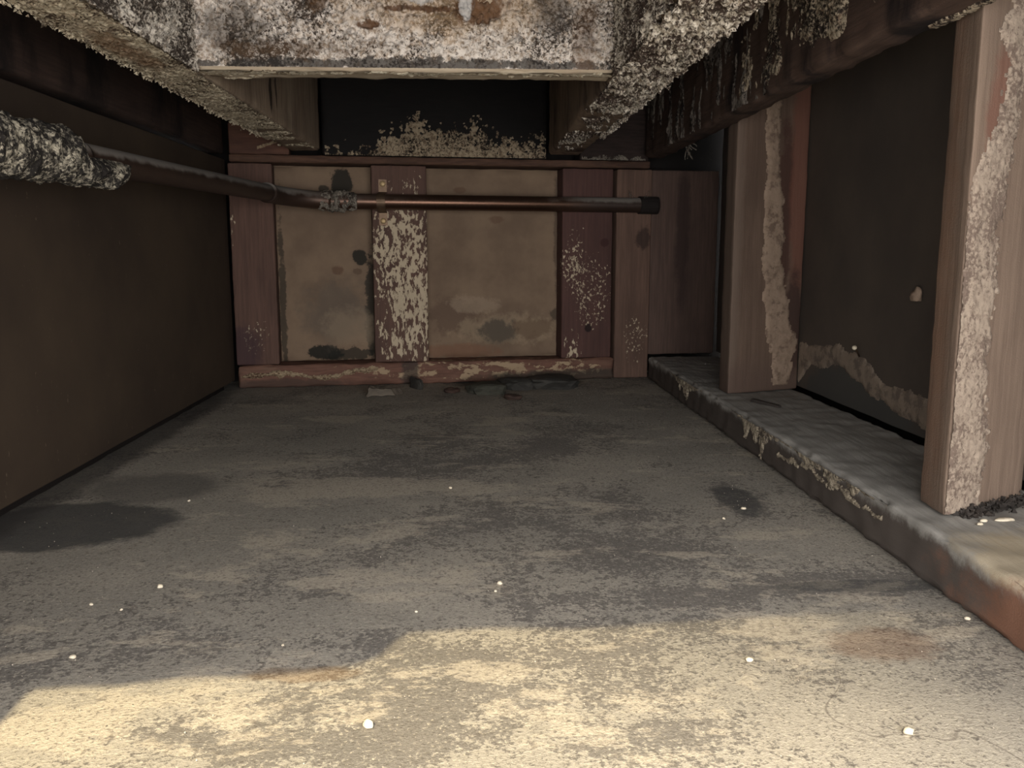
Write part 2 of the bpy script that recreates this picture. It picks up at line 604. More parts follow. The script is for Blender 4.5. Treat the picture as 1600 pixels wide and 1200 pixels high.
rim_left_mat = wood('black_stained_rim', lin(72, 56, 49), lin(40, 31, 28), 'Y', soot=(0.46, lin(26, 21, 20), 9, (1, 1, 0.5)),
                    flake=((0.26, lin(96, 86, 76), 70, (1, 1, 0.5), None, None),))
o = empty('rim_joist', (-0.40, 0.7, 0.364), 'black stained rim joist above the brown left wall panel', 'joist')
timber('timber', box_corners(-0.424, -0.377, -0.026, 1.372, 0.364, TOP - 0.001), rim_left_mat, o, s=0.014, r=0.003, amp=0.0010, freq=40, seed=5, wear=0.002)

# ------------------------------------------------------------------ back wall
def bfp(x0, x1, off, depth):
    """footprint along the skewed back wall"""
    n = np.array([-0.13, 1.0]) / math.hypot(0.13, 1)
    a = np.array([x0, yb(x0)]) + n * off
    b = np.array([x1, yb(x1)]) + n * off
    return [tuple(a), tuple(b), tuple(b + n * depth), tuple(a + n * depth)]


wb = tag(timber('wall_back', prism_corners(bfp(-0.43, 0.49, 0.075, 0.012), 0.0, TOP - 0.001), black_mat, s=0.1, r=0.002), kind='structure')
PANEL, PANELD = lin(134, 114, 95), lin(112, 94, 79)
SOOT = lin(38, 38, 34)
bp_mat = board('tan_cement_board', PANEL, PANELD, scale=26, blobs=(
    ((-0.212, 1.46, 0.328), (0.018, 0.2, 0.020), SOOT, 0.92, 60, 0.45, 0.25),
    ((-0.240, 1.46, 0.317), (0.008, 0.2, 0.006), SOOT, 0.8, 80, 0.5, 0.4),
    ((-0.186, 1.46, 0.208), (0.012, 0.2, 0.013), SOOT, 0.92, 70, 0.4, 0.25),
    ((-0.222, 1.46, 0.186), (0.010, 0.2, 0.007), lin(92, 66, 52), 0.6, 90, 0.4, 0.4),
    ((-0.190, 1.46, 0.184), (0.008, 0.2, 0.005), lin(80, 62, 50), 0.5, 90, 0.4, 0.4),
    ((-0.245, 1.46, 0.051), (0.028, 0.2, 0.012), SOOT, 0.95, 55, 0.55, 0.25),
    ((-0.205, 1.46, 0.047), (0.045, 0.2, 0.009), SOOT, 0.8, 70, 1.1, 0.3),
    ((-0.169, 1.46, 0.12), (0.009, 0.2, 0.08), SOOT, 0.85, 60, 0.8, 0.4),
    ((-0.3105, 1.46, 0.12), (0.005, 0.2, 0.15), SOOT, 0.7, 40, 1.1, 0.5),
    ((-0.225, 1.46, 0.12), (0.05, 0.2, 0.05), lin(96, 88, 80), 0.55, 30, 0.8, 0.8),
    ((-0.20, 1.46, 0.09), (0.04, 0.2, 0.03), lin(158, 140, 118), 0.4, 30, 0.8, 0.8),
    ((-0.03, 1.46, 0.105), (0.045, 0.2, 0.032), lin(98, 80, 68), 0.7, 35, 0.9, 0.6),
    ((0.0, 1.46, 0.128), (0.04, 0.2, 0.014), lin(160, 142, 122), 0.45, 45, 0.8, 0.5),
    ((0.06, 1.46, 0.085), (0.09, 0.2, 0.024), lin(160, 142, 118), 0.5, 40, 0.8, 0.6),
    ((0.045, 1.46, 0.082), (0.030, 0.2, 0.020), lin(76, 70, 63), 0.8, 40, 0.9, 0.7),
    ((0.105, 1.46, 0.085), (0.035, 0.2, 0.018), lin(100, 80, 64), 0.6, 45, 0.7, 0.5),
    ((-0.02, 1.46, 0.048), (0.06, 0.2, 0.012), lin(126, 88, 68), 0.5, 40, 0.8, 0.6),
    ((-0.02, 1.46, 0.318), (0.010, 0.2, 0.005), lin(92, 66, 52), 0.5, 60, 0.5, 0.5),
    ((0.04, 1.46, 0.27), (0.012, 0.2, 0.006), lin(92, 66, 52), 0.45, 60, 0.5, 0.5),
    ((0.145, 1.46, 0.25), (0.006, 0.2, 0.10), lin(72, 60, 52), 0.6, 50, 0.8, 0.6),
    ((0.145, 1.46, 0.11), (0.012, 0.2, 0.012), SOOT, 0.6, 70, 0.7, 0.5),
))
timber('panel', prism_corners(bfp(-0.318, -0.150, 0.040, 0.012), 0.037, 0.353), bp_mat, wb, s=0.012, r=0.002, amp=0.0007, freq=20, seed=6, wear=0.004)
timber('panel', prism_corners(bfp(-0.085, 0.160, 0.040, 0.012), 0.037, 0.353), bp_mat, wb, s=0.012, r=0.002, amp=0.0007, freq=20, seed=7, wear=0.004)

kw = dict(s=0.010, r=0.0025, amp=0.0007, freq=70)


def back_stud(x0, x1, z0, mat, label, seed, off=0.0, depth=0.066, name='stud'):
    c = bfp(x0, x1, off, depth)
    o = empty(name, (0.5 * (c[0][0] + c[1][0]), 0.5 * (c[0][1] + c[2][1]), z0), label, 'stud')
    timber('timber', prism_corners(c, z0, 0.3525), mat, o, seed=seed, **kw)
    return o


FL = lin(190, 174, 150)
st_a = back_stud(-0.377, -0.311, 0.037, wood('corner_stud_wood', RED, REDD, 'Z', off=(1, 2, 3), flake=(
    (0.40, FL, 220, (1, 1, 0.8), (-0.35, 1.39, 0.08), (0.03, 0.2, 0.035)),
    (0.36, FL, 120, (1, 1, 0.6), (-0.37, 1.39, 0.25), (0.012, 0.2, 0.10))),
    blobs=(((-0.365, 1.39, 0.06), (0.03, 0.2, 0.035), lin(62, 46, 52), 0.7, 30, 0.5, 0.8),)),
    'plain reddish stud in the back corner against the left wall panel', 11)
st_b = back_stud(-0.160, -0.073, 0.037, wood('flaked_stud_wood', RED, REDD, 'Z', grain=200, off=(4, 0, 1), flake=(
    (0.53, FL, 170, (1, 1, 0.5), (-0.105, 1.42, 0.205), (0.060, 0.2, 0.12)),
    (0.49, FL, 190, (1, 1, 0.35), (-0.105, 1.42, 0.09), (0.06, 0.2, 0.09)))),
    'back wall stud covered in flaking white paint behind the pipe strap', 12)
st_c = back_stud(0.150, 0.236, 0.037, wood('speckled_stud_wood', lin(92, 66, 61), lin(70, 51, 48), 'Z', off=(2, 7, 1), flake=(
    (0.46, FL, 210, (1, 1, 0.8), (0.172, 1.46, 0.19), (0.03, 0.2, 0.075)),
    (0.42, FL, 240, (1, 1, 0.8), (0.20, 1.46, 0.15), (0.05, 0.2, 0.08)),
    (0.45, FL, 150, (1, 1, 0.5), (0.168, 1.46, 0.06), (0.02, 0.2, 0.04))),
    blobs=(((0.196, 1.46, 0.088), (0.006, 0.2, 0.007), lin(34, 24, 24), 0.9, 60, 0.3, 0.4),
           ((0.222, 1.46, 0.232), (0.007, 0.2, 0.007), lin(60, 36, 36), 0.8, 60, 0.3, 0.4))),
    'dark red stud with scattered white specks right of the second tan panel', 13)
st_d = back_stud(0.2425, 0.303, 0.0005, wood('corner_post_wood', lin(116, 92, 80), lin(84, 66, 58), 'Z', off=(5, 3, 1), flake=(
    (0.41, FL, 230, (1, 1, 0.8), (0.28, 1.47, 0.07), (0.03, 0.2, 0.05)),),
    blobs=(((0.29, 1.47, 0.24), (0.012, 0.2, 0.02), lin(46, 36, 34), 0.7, 60, 0.6, 0.5),)),
    'brown corner post running down to the floor where the copper pipe ends', 14, name='corner_post')
st_e = back_stud(0.3045, 0.424, 0.0395, wood('corner_plank_wood', lin(100, 81, 73), lin(72, 58, 53), 'Z', off=(9, 3, 4),
    blobs=(((0.36, 1.48, 0.25), (0.012, 0.2, 0.12), lin(52, 40, 38), 0.7, 20, 0.5, 0.8),)),
    'wide red brown plank standing on the sill in the back right corner', 15, off=0.006, depth=0.04, name='corner_plank')

o = empty('bottom_plate', (-0.07, yb(-0.07) + 0.03, 0.0), 'long reddish bottom plate with crumbling pale streaks under the back studs', 'plate')
bpl_mat = wood('bottom_plate_wood', lin(126, 92, 78), lin(84, 60, 52), 'X', off=(3, 3, 8), pale=lin(140, 118, 100), flake=(
    (0.50, lin(164, 142, 116), 90, (0.5, 1, 1), (-0.03, 1.43, 0.022), (0.2, 0.2, 0.02)),
    (0.49, lin(164, 142, 116), 110, (0.6, 1, 1), (0.15, 1.45, 0.02), (0.1, 0.2, 0.02))),
    blobs=(((-0.105, 1.42, 0.02), (0.014, 0.2, 0.03), lin(66, 58, 54), 0.8, 40, 0.6, 0.4),
           ((0.15, 1.45, 0.006), (0.13, 0.2, 0.012), lin(60, 56, 50), 0.8, 30, 0.6, 0.6),
           ((-0.30, 1.42, 0.004), (0.10, 0.2, 0.010), lin(70, 58, 52), 0.7, 30, 0.6, 0.6)))
timber('timber', prism_corners(bfp(-0.376, 0.2415, -0.002, 0.066), 0.0, 0.0362), bpl_mat, o, s=0.007, r=0.004, amp=0.0016, freq=45, seed=21, wear=0.003)
streak_mat = mould('plate_streak', lin(184, 164, 136), lin(150, 128, 104), lin(96, 74, 60), 200, 0.5)
nb = np.array([-0.13, 1.0, 0]) / math.hypot(0.13, 1)
tb = np.array([1.0, 0.13, 0]) / math.hypot(0.13, 1)


def streak_fn(P, u, v):
    z0 = 0.017 + 0.004 * np.sin(u * 34) + 0.004 * fbm(P, 40, 3, 0.5, 2) + 0.006 * sstep(0.12, 0.22, u)
    wd = 0.0028 + 0.0022 * fbm(P, 60, 3, 0.5, 5)
    d = wd - np.abs(v - z0) + 0.0012 * fbm(P, 300, 3, 0.6, 3)
    return np.where((d > 0) & (u > 0.004) & (u < 0.22), np.minimum(d * 1.2, 0.003), -1)


crust('mould_streak', np.array([-0.375, yb(-0.375), 0.001]) - nb * 0.0035, tb, (0, 0, 1), -nb, 0.30, 0.034, 0.0012, streak_fn, streak_mat, o)

o = empty('top_plate', (-0.04, yb(-0.04) + 0.03, 0.354), 'thin dark ledge plate capping the back wall studs and panels', 'plate')
timber('timber', prism_corners(bfp(-0.374, 0.298, -0.003, 0.07), 0.354, 0.3655), wood('top_plate_wood', lin(100, 74, 60), lin(56, 42, 36), 'X', off=(1, 9, 2)), o, s=0.01, r=0.002, seed=23, wear=0.002)

# header behind the joists: one board in each bay
hd_mat = wood('sooty_header_wood', lin(24, 21, 20), lin(14, 13, 13), 'X', off=(2, 2, 2))
o = empty('header_board', (-0.055, yb(-0.055) + 0.03, 0.366), 'black sooty header with pale bloom along its lower edge between the joists', 'header')
timber('timber', prism_corners(bfp(-0.234, 0.124, 0.004, 0.04), 0.3665, TOP - 0.002), hd_mat, o, s=0.01, r=0.003, amp=0.001, freq=40, seed=25, wear=0.003)
hb_mould = mould('header_bloom', lin(176, 160, 136), lin(120, 102, 84), lin(36, 30, 27), 190, 0.55)


def header_fn(P, u, v):
    z = (0.004 + 0.040 * sstep(0.065, 0.11, u) * (1 - 0.45 * sstep(0.24, 0.27, u))) * (0.95 + 0.45 * fbm(P, 26, 3, 0.5, 8))
    d = (z - v) / 0.022 + 1.1 * fbm(P, 120, 4, 0.65, 9)
    return np.where(d > 0.15, 0.0006 + 0.0022 * np.clip(d, 0, 1) * (0.6 + 0.5 * fbm(P, 260, 3, 0.6, 4)), -1)


p0 = np.array([-0.23, yb(-0.23), 0.3675]) + nb * 0.004
crust('mould_crust', p0, tb, (0, 0, 1), -nb, 0.355, 0.07, 0.0013, header_fn, hb_mould, o)

o = empty('header_board', (-0.32, yb(-0.32) + 0.03, 0.366), 'reddish banded header between the left rim and the left joist', 'header')
hl_mat = wood('red_header_wood', lin(112, 80, 66), lin(66, 46, 40), 'X', off=(6, 2, 2), grain=120)
timber('board', prism_corners(bfp(-0.374, -0.284, 0.004, 0.04), 0.3665, 0.4135), hl_mat, o, seed=27, **kw)
timber('board', prism_corners(bfp(-0.374, -0.284, 0.004, 0.04), 0.4165, TOP - 0.002), hl_mat, o, seed=28, **kw)


def drip_fn(P, u, v):
    d = 0.0022 - np.abs(v - 0.004 - u * 0.36) + 0.001 * fbm(P, 200, 2, 0.5, 3)
    return np.where(d > 0, 0.0015, -1)


crust('mould_streak', np.array([-0.332, yb(-0.332), 0.372]) + nb * 0.004, tb, (0, 0, 1), -nb, 0.04, 0.025, 0.0008, drip_fn, streak_mat, o)

o = empty('header_board', (0.24, yb(0.24) + 0.03, 0.366), 'dark header with a cobwebbed lower edge right of the right joist', 'header')
timber('timber', prism_corners(bfp(0.180, 0.298, 0.004, 0.04), 0.3665, TOP - 0.002), wood('dark_header_wood', lin(58, 46, 42), lin(28, 22, 21), 'X', off=(8, 2, 2)), o, seed=29, **kw)
web_mat = mould('grey_cobweb', lin(156, 148, 136), lin(116, 108, 98), lin(64, 58, 54), 300, 0.5)


def webedge_fn(P, u, v):
    d = 0.004 - v + 0.006 * fbm(P, 60, 4, 0.7, 4)
    return np.where(d > 0, 0.002 + 0.002 * fbm(P, 200, 3, 0.6, 2), -1)


crust('cobweb', np.array([0.182, yb(0.182), 0.3672]) + nb * 0.004, tb, (0, 0, 1), -nb, 0.11, 0.016, 0.0012, webedge_fn, web_mat, o)

# ------------------------------------------------------------------ joists and blocking
joist_wood = wood('joist_wood', lin(156, 138, 118), lin(104, 88, 75), 'Z', grain=200, off=(0, 4, 2),
                  soot=(0.34, lin(78, 65, 57), 9, (1, 1, 0.3)), pale=lin(176, 160, 138), blobs=(((-0.236, 1.07, 0.412), (0.02, 0.007, 0.034), lin(34, 27, 24), 0.9, 40, 0.35, 0.3), ((-0.236, 1.10, 0.43), (0.02, 0.005, 0.04), lin(50, 40, 35), 0.8, 40, 0.35, 0.3)))
joist_wood_r = wood('joist_wood_dark', lin(150, 130, 110), lin(84, 68, 58), 'Z', grain=110, off=(3, 4, 2),
                    soot=(0.42, lin(56, 43, 39), 16, (1, 1, 0.25)), pale=lin(140, 124, 104))
bloom_l = mould('joist_bloom', lin(208, 196, 172), lin(160, 144, 122), lin(86, 73, 61), 240, 0.6, blobs=(
    ((-0.262, 0.70, JZ), (0.014, 0.07, 0.02), lin(122, 94, 70), 0.7, 40, 0.5, 0.6),))
bloom_r = mould('joist_bloom_pale', lin(228, 219, 204), lin(160, 146, 128), lin(70, 58, 51), 220, 0.75)
LJ = (-0.282, -0.236)
RJ = (0.126, 0.177)
jl = empty('floor_joist', (-0.26, 0.7, JZ), 'left floor joist, weathered grey with grainy bloom along its underside', 'joist', 'floor joists overhead')
timber('timber', box_corners(LJ[0], LJ[1], -0.024, 1.398, JZ, TOP - 0.001), joist_wood, jl, s=0.012, r=0.003, amp=0.0012, freq=45, seed=31, wear=0.002)
jr = empty('floor_joist', (0.15, 0.7, JZ), 'right floor joist, split dark wood with fluffy patches on its underside', 'joist', 'floor joists overhead')
timber('timber', box_corners(RJ[0], RJ[1], -0.024, 1.446, JZ, TOP - 0.001), joist_wood_r, jr, s=0.012, r=0.004, amp=0.0015, freq=45, seed=32, wear=0.003)


def jl_under(P, u, v):        # u along Y from 0.3, v across from the outer edge
    y = P[:, 1]
    cover = 1.15 - 1.3 * sstep(0.75, 1.35, y) + 0.55 * fbm(P, 30, 4, 0.6, 1)
    h = 0.0010 + 0.0019 * np.clip(fbm(P, 190, 4, 0.65, 2) + 0.35, 0, 2) * (1 - 0.4 * sstep(0.8, 1.2, y))
    return np.where(cover > 0.2, h, -1)


def j_face(P, u, v):
    cover = 0.75 + 0.8 * fbm(P, 26, 4, 0.6, 6)
    h = 0.0012 + 0.0035 * np.clip(fbm(P, 170, 4, 0.65, 7) + 0.3, 0, 2)
    return np.where(cover > 0.2, h, -1)


def jr_under(P, u, v):
    y = P[:, 1]
    n = fbm(P, 24, 4, 0.6, 12)
    cover = 1.2 - 1.5 * sstep(0.80, 0.98, y) + 0.9 * n + 0.9 * np.exp(-((y - 0.93) / 0.05) ** 2) * sstep(0.0, 0.03, v) + 0.6 * np.exp(-((y - 1.2) / 0.05) ** 2)
    h = 0.0014 + 0.0045 * np.clip(fbm(P, 150, 4, 0.65, 13) + 0.35, 0, 2)
    return np.where(cover > 0.3, h, -1)


crust('mould_crust', (LJ[0] - 0.001, 0.42, JZ), (0, 1, 0), (1, 0, 0), (0, 0, -1), 0.93, 0.047, 0.0014, jl_under, bloom_l, jl)
crust('mould_crust', (LJ[1], 0.42, JZ - 0.0022), (0, 1, 0), (0, 0, 1), (1, 0, 0), 0.364, 0.12, 0.0015, j_face, mould('joist_face_bloom', lin(222, 214, 202), lin(160, 148, 134), lin(70, 62, 56), 190, 0.75), jl)
crust('mould_crust', (RJ[0] - 0.001, 0.42, JZ), (0, 1, 0), (1, 0, 0), (0, 0, -1), 0.95, 0.053, 0.0014, jr_under, bloom_r, jr)
crust('mould_crust', (RJ[0], 0.42, JZ - 0.0028), (0, 1, 0), (0, 0, 1), (-1, 0, 0), 0.364, 0.12, 0.0015, j_face, bloom_r, jr)


def edge_grains(parent, x, y0, y1, n, mat, seed, smin, smax):
    r = np.random.default_rng(seed)
    p = np.stack([x + r.normal(size=n) * 0.0016, r.uniform(y0, y1, n), JZ - 0.001 + r.normal(size=n) * 0.0018], 1)
    o = nuggets('bloom_grains', p, r.uniform(smin, smax, n), mat, parent, seed)
    o['kind'] = 'stuff'


edge_grains(jl, LJ[0], 0.5, 1.2, 900, bloom_l, 5, 0.0008, 0.0024)
edge_grains(jr, RJ[1], 0.5, 1.15, 800, bloom_r, 6, 0.0008, 0.0028)

BY = 0.786
ob = empty('blocking_board', (-0.055, BY + 0.018, JZ), 'blocking board between the joists under a thick whitish crust of mould', 'blocking')
blk_wood = wood('blocking_wood', lin(186, 174, 154), lin(136, 117, 96), 'X', grain=200, off=(3, 1, 1), pale=lin(196, 182, 156))
timber('timber', box_corners(LJ[1] + 0.001, RJ[0] - 0.001, BY, BY + 0.036, JZ + 0.001, TOP - 0.001), blk_wood, ob, s=0.006, r=0.002, amp=0.0012, freq=50, seed=41, wear=0.003)
RUST = lin(112, 80, 56)
bloom_b = mould('blocking_bloom', lin(240, 231, 222), lin(178, 160, 142), lin(74, 64, 57), 230, 0.62, blobs=(
    ((-0.02, BY, 0.424), (0.085, 0.05, 0.022), lin(190, 160, 124), 0.45, 40, 0.9, 0.8),
    ((0.006, BY, 0.424), (0.022, 0.05, 0.014), RUST, 0.9, 50, 0.6, 0.4),
    ((-0.088, BY, 0.4095), (0.010, 0.05, 0.004), RUST, 0.9, 90, 0.5, 0.4),
    ((-0.13, BY, 0.429), (0.010, 0.05, 0.010), lin(96, 70, 46), 0.8, 60, 0.8, 0.4),
    ((-0.045, BY, 0.4235), (0.035, 0.05, 0.0025), lin(92, 62, 42), 0.85, 70, 1.2, 0.5),
    ((-0.05, BY, 0.436), (0.03, 0.05, 0.009), lin(214, 211, 209), 0.8, 60, 0.9, 0.4),
    ((-0.004, BY, 0.428), (0.006, 0.05, 0.012), lin(216, 213, 210), 0.9, 70, 0.8, 0.4),
    ((-0.20, BY, 0.405), (0.03, 0.05, 0.02), lin(76, 68, 60), 0.6, 50, 0.9, 0.6),
    ((0.07, BY, 0.425), (0.018, 0.05, 0.02), lin(84, 78, 74), 0.6, 70, 0.9, 0.6),
    ((-0.055, BY, 0.3785), (0.30, 0.06, 0.0045), lin(56, 53, 51), 0.85, 70, 1.6, 0.5), ((-0.16, BY, 0.390), (0.07, 0.05, 0.006), lin(96, 74, 54), 0.55, 60, 1.4, 0.6), ((0.10, BY, 0.40), (0.012, 0.05, 0.03), lin(120, 96, 78), 0.5, 60, 1.0, 0.6)))


def blk_fn(P, u, v):
    low = sstep(0.004, 0.016, v + 0.004 * fbm(P, 60, 3, 0.6, 3))
    h = 0.0008 + low * (0.0030 + 0.0056 * np.clip(fbm(P, 120, 5, 0.68, 22) + 0.25, 0, 2) + 0.0035 * fbm(P, 28, 3, 0.5, 23))
    x, z = P[:, 0], P[:, 2]
    wob = 0.6 * fbm(P, 70, 4, 0.6, 24)
    for (cx, cz, rx, rz, dep) in ((0.006, 0.424, 0.020, 0.012, 0.006), (-0.088, 0.4095, 0.010, 0.0038, 0.006), (-0.13, 0.43, 0.008, 0.009, 0.004)):
        d = np.hypot((x - cx) / rx, (z - cz) / rz) + wob
        h = h - dep * (1 - sstep(0.7, 1.1, d))
    for (cx, cz, rx, rz) in ((-0.05, 0.437, 0.028, 0.010), (-0.004, 0.429, 0.006, 0.013)):
        d = np.hypot((x - cx) / rx, (z - cz) / rz) + wob
        h = h + 0.005 * (1 - sstep(0.8, 1.05, d))
    return np.maximum(h, 0.0001)


crust('mould_crust', (LJ[1] + 0.001, BY, JZ + 0.0035), (1, 0, 0), (0, 0, 1), (0, -1, 0), RJ[0] - LJ[1] - 0.002, 0.10, 0.0010, blk_fn, bloom_b, ob)


def lip_fn(P, u, v):
    d = 0.55 * fbm(P * np.array([0.25, 1, 1]), 60, 4, 0.6, 31) + 0.25 - sstep(0.006, 0.02, v) * 0.6
    return np.where(d > 0, 0.0008 + 0.0012 * np.clip(fbm(P, 200, 3, 0.6, 32), 0, 1), -1)


crust('bloom_strip', (LJ[1] + 0.001, BY, JZ + 0.001), (1, 0, 0), (0, 1, 0), (0, 0, -1), RJ[0] - LJ[1] - 0.002, 0.034, 0.0013, lip_fn, mould('lip_bloom', lin(216, 206, 184), lin(170, 152, 126), lin(96, 80, 64), 260, 0.3), ob)

# ------------------------------------------------------------------ right wall
wr = tag(timber('wall_right', box_corners(0.462, 0.474, -0.026, 1.566, 0.0, TOP - 0.001), black_mat, s=0.1, r=0.002), kind='structure')
rp_mat = board('grey_brown_hardboard', lin(88, 79, 71), lin(72, 65, 60), scale=10, bump=0.15, blobs=(
    ((0.42, 0.95, 0.045), (0.2, 0.16, 0.040), lin(72, 72, 70), 0.8, 18, 0.5, 0.5),))
timber('panel', box_corners(0.425, 0.436, 0.62, 1.489, 0.043, 0.500), rp_mat, wr, s=0.02, r=0.0015, amp=0.0008, freq=12, seed=51)
timber('panel', box_corners(0.425, 0.436, -0.02, 0.580, 0.043, 0.500), rp_mat, wr, s=0.03, r=0.0015, amp=0.0008, freq=12, seed=52)
rim_r_mat = wood('mouldy_rim_wood', lin(92, 74, 64), lin(60, 47, 42), 'Y', off=(0, 9, 3), soot=(0.40, lin(32, 26, 26), 12, (1, 1, 0.35)))
o = empty('rim_joist', (0.302, 0.7, 0.369), 'right rim joist with black face and pale mould runs over the right wall', 'joist')
timber('timber', box_corners(0.287, 0.3175, -0.024, 1.462, 0.3690, TOP - 0.001), rim_r_mat, o, s=0.010, r=0.004, amp=0.0018, freq=35, seed=53, wear=0.003)
drip_mat = mould('rim_mould_runs', lin(190, 176, 154), lin(128, 110, 92), lin(50, 42, 38), 200, 0.7)
drip_mat2 = mould('rim_mould_grey', lin(120, 112, 104), lin(78, 70, 66), lin(30, 26, 26), 160, 0.55)


def rim_fn(P, u, v):      # u along Y from 0.5, v up
    y = P[:, 1]
    runs = fbm(P * np.array([1, 1, 0.2]), 26, 5, 0.6, 41) + 0.4 * fbm(P, 60, 4, 0.6, 42)
    band = np.exp(-((y - 0.735) / 0.05) ** 2) * 0.7 + np.exp(-((y - 0.85) / 0.03) ** 2) * 0.35 + np.exp(-((y - 1.0) / 0.1) ** 2) * 0.15
    low = sstep(0.010, 0.026, v + 0.016 * fbm(P, 25, 3, 0.6, 43))
    d = (runs + band - 0.33) * low
    return np.where(d > 0.05, 0.0008 + 0.004 * np.clip(d, 0, 1) * (0.7 + 0.9 * fbm(P, 150, 4, 0.6, 44)), -1)


def rim_fn2(P, u, v):
    d = fbm(P * np.array([1, 1, 0.3]), 30, 4, 0.65, 46) - 0.22
    d = d * sstep(0.0, 0.03, v + 0.02)
    return np.where(d > 0, 0.0005 + 0.005 * np.clip(d, 0, 1) * (0.8 + 0.8 * fbm(P, 110, 3, 0.6, 47)), -1)


crust('mould_runs', (0.2875, 0.50, 0.3725), (0, 1, 0), (0, 0, 1), (-1, 0, 0), 0.45, 0.12, 0.0013, rim_fn, drip_mat, o)
crust('mould_crust', (0.2875, 0.86, 0.3700), (0, 1, 0), (0, 0, 1), (-1, 0, 0), 0.58, 0.10, 0.0015, rim_fn2, drip_mat2, o)


def lightedge_fn(P, u, v):
    d = 0.0032 - np.abs(v - 0.025 + 0.004 * fbm(P, 30, 3, 0.5, 3)) + 0.0012 * fbm(P, 200, 2, 0.6, 4)
    return np.where(d > 0, 0.0012, -1)


crust('mould_streak', (0.287, 0.50, 0.3690), (0, 1, 0), (1, 0, 0), (0, 0, -1), 0.10, 0.030, 0.0012, lightedge_fn, drip_mat, o)

# studs of the right wall (slightly twisted)
S2 = [(0.3210, 1.063), (0.4235, 1.100), (0.4235, 1.140), (0.3200, 1.101)]
S3 = [(0.3205, 0.5560), (0.402, 0.596), (0.398, 0.638), (0.3235, 0.594)]
smear = mould('stud_mould_smear', lin(146, 127, 111), lin(132, 114, 99), lin(112, 95, 83), 60, 0.4, bump=0.25)
s2o = empty('stud', (0.37, 1.10, 0.0395), 'right wall stud with a wavy pale mould streak beside the grey panel', 'stud')
timber('timber', prism_corners(S2, 0.0395, TOP - 0.002), wood('right_stud_wood', lin(108, 90, 78), lin(80, 65, 56), 'Z', grain=180, off=(6, 6, 0), blobs=(
    ((0.317, 1.08, 0.2), (0.016, 0.06, 0.5), lin(106, 92, 82), 0.6, 20, 0.4, 0.6),
    ((0.392, 1.09, 0.26), (0.012, 0.05, 0.12), lin(70, 48, 42), 0.8, 24, 0.5, 0.4), ((0.415, 1.097, 0.32), (0.016, 0.05, 0.15), lin(116, 78, 66), 0.7, 20, 0.4, 0.5), ((0.412, 1.096, 0.12), (0.014, 0.05, 0.07), lin(62, 46, 42), 0.85, 24, 0.4, 0.4),
    ((0.37, 1.09, 0.03), (0.1, 0.1, 0.05), lin(90, 74, 66), 0.8, 20, 0.5, 0.7))), s2o, seed=55, **kw)
f2 = np.array([S2[1][0] - S2[0][0], S2[1][1] - S2[0][1], 0]); l2 = np.linalg.norm(f2); f2 /= l2
n2 = np.array([f2[1], -f2[0], 0])


def pline(v, pts):
    zs = [p[0] for p in pts]; c = [p[1] for p in pts]; w = [p[2] for p in pts]
    return np.interp(v, zs, c), np.interp(v, zs, w)


def s2_fn(P, u, v):
    c, w = pline(v, [(0, .083, .014), (.03, .080, .018), (.06, .082, .022), (.08, .075, .020), (.12, .067, .019), (.16, .060, .018), (.185, .061, .016), (.20, .063, .022), (.22, .058, .016), (.27, .055, .011), (.33, .050, .010), (.46, .050, .010)])
    d = w * 0.85 - np.abs(u - c) + 0.006 * fbm(P, 30, 3, 0.6, 61) + 0.002 * fbm(P, 160, 3, 0.6, 62)
    return np.where((d > 0) & (v > 0.006), np.minimum(0.0006 + d * 0.25, 0.0018) * (1 + 0.3 * fbm(P, 120, 3, 0.6, 3)), -1)


crust('mould_streak', np.array([S2[0][0], S2[0][1], 0.041]) + n2 * 0.0004, f2, (0, 0, 1), n2, l2, 0.46, 0.0014, s2_fn, smear, s2o)

s3o = empty('stud', (0.357, 0.59, 0.0395), 'nearest right wall stud, broad and pale with chalky bloom down its face', 'stud')
timber('timber', prism_corners(S3, 0.0395, TOP - 0.002), wood('near_stud_wood', lin(124, 107, 94), lin(94, 79, 69), 'Z', grain=200, off=(1, 6, 5), blobs=(
    ((0.318, 0.588, 0.2), (0.006, 0.02, 0.5), lin(112, 86, 70), 0.7, 20, 0.4, 0.6),
    ((0.345, 0.56, 0.29), (0.012, 0.05, 0.05), lin(112, 74, 62), 0.6, 40, 0.5, 0.6))), s3o, seed=56, **kw)
f3 = np.array([S3[1][0] - S3[0][0], S3[1][1] - S3[0][1], 0]); l3 = np.linalg.norm(f3); f3 /= l3
n3 = np.array([f3[1], -f3[0], 0])


def s3_fn(P, u, v):
    c, w = pline(v, [(0, .02, .020), (.04, .017, .022), (.12, .015, .020), (.20, .016, .018), (.235, .024, .016), (.26, .034, .008), (.28, .040, .007), (.30, .044, .012), (.316, .034, .018), (.335, .044, .012)])
    d = w - np.abs(u - c) + 0.006 * fbm(P, 36, 3, 0.6, 71) + 0.0050 * fbm(P, 230, 4, 0.7, 72)
    return np.where(d > 0, np.minimum(0.0002 + d * 0.12, 0.0012) * (1 + 0.5 * fbm(P, 160, 4, 0.65, 5)), -1)


crust('mould_streak', np.array([S3[0][0], S3[0][1], 0.041]) + n3 * 0.0004, f3, (0, 0, 1), n3, l3, 0.46, 0.0012, s3_fn, mould('near_stud_bloom', lin(152, 138, 124), lin(131, 117, 105), lin(106, 92, 83), 200, 0.7, bump=0.3), s3o)


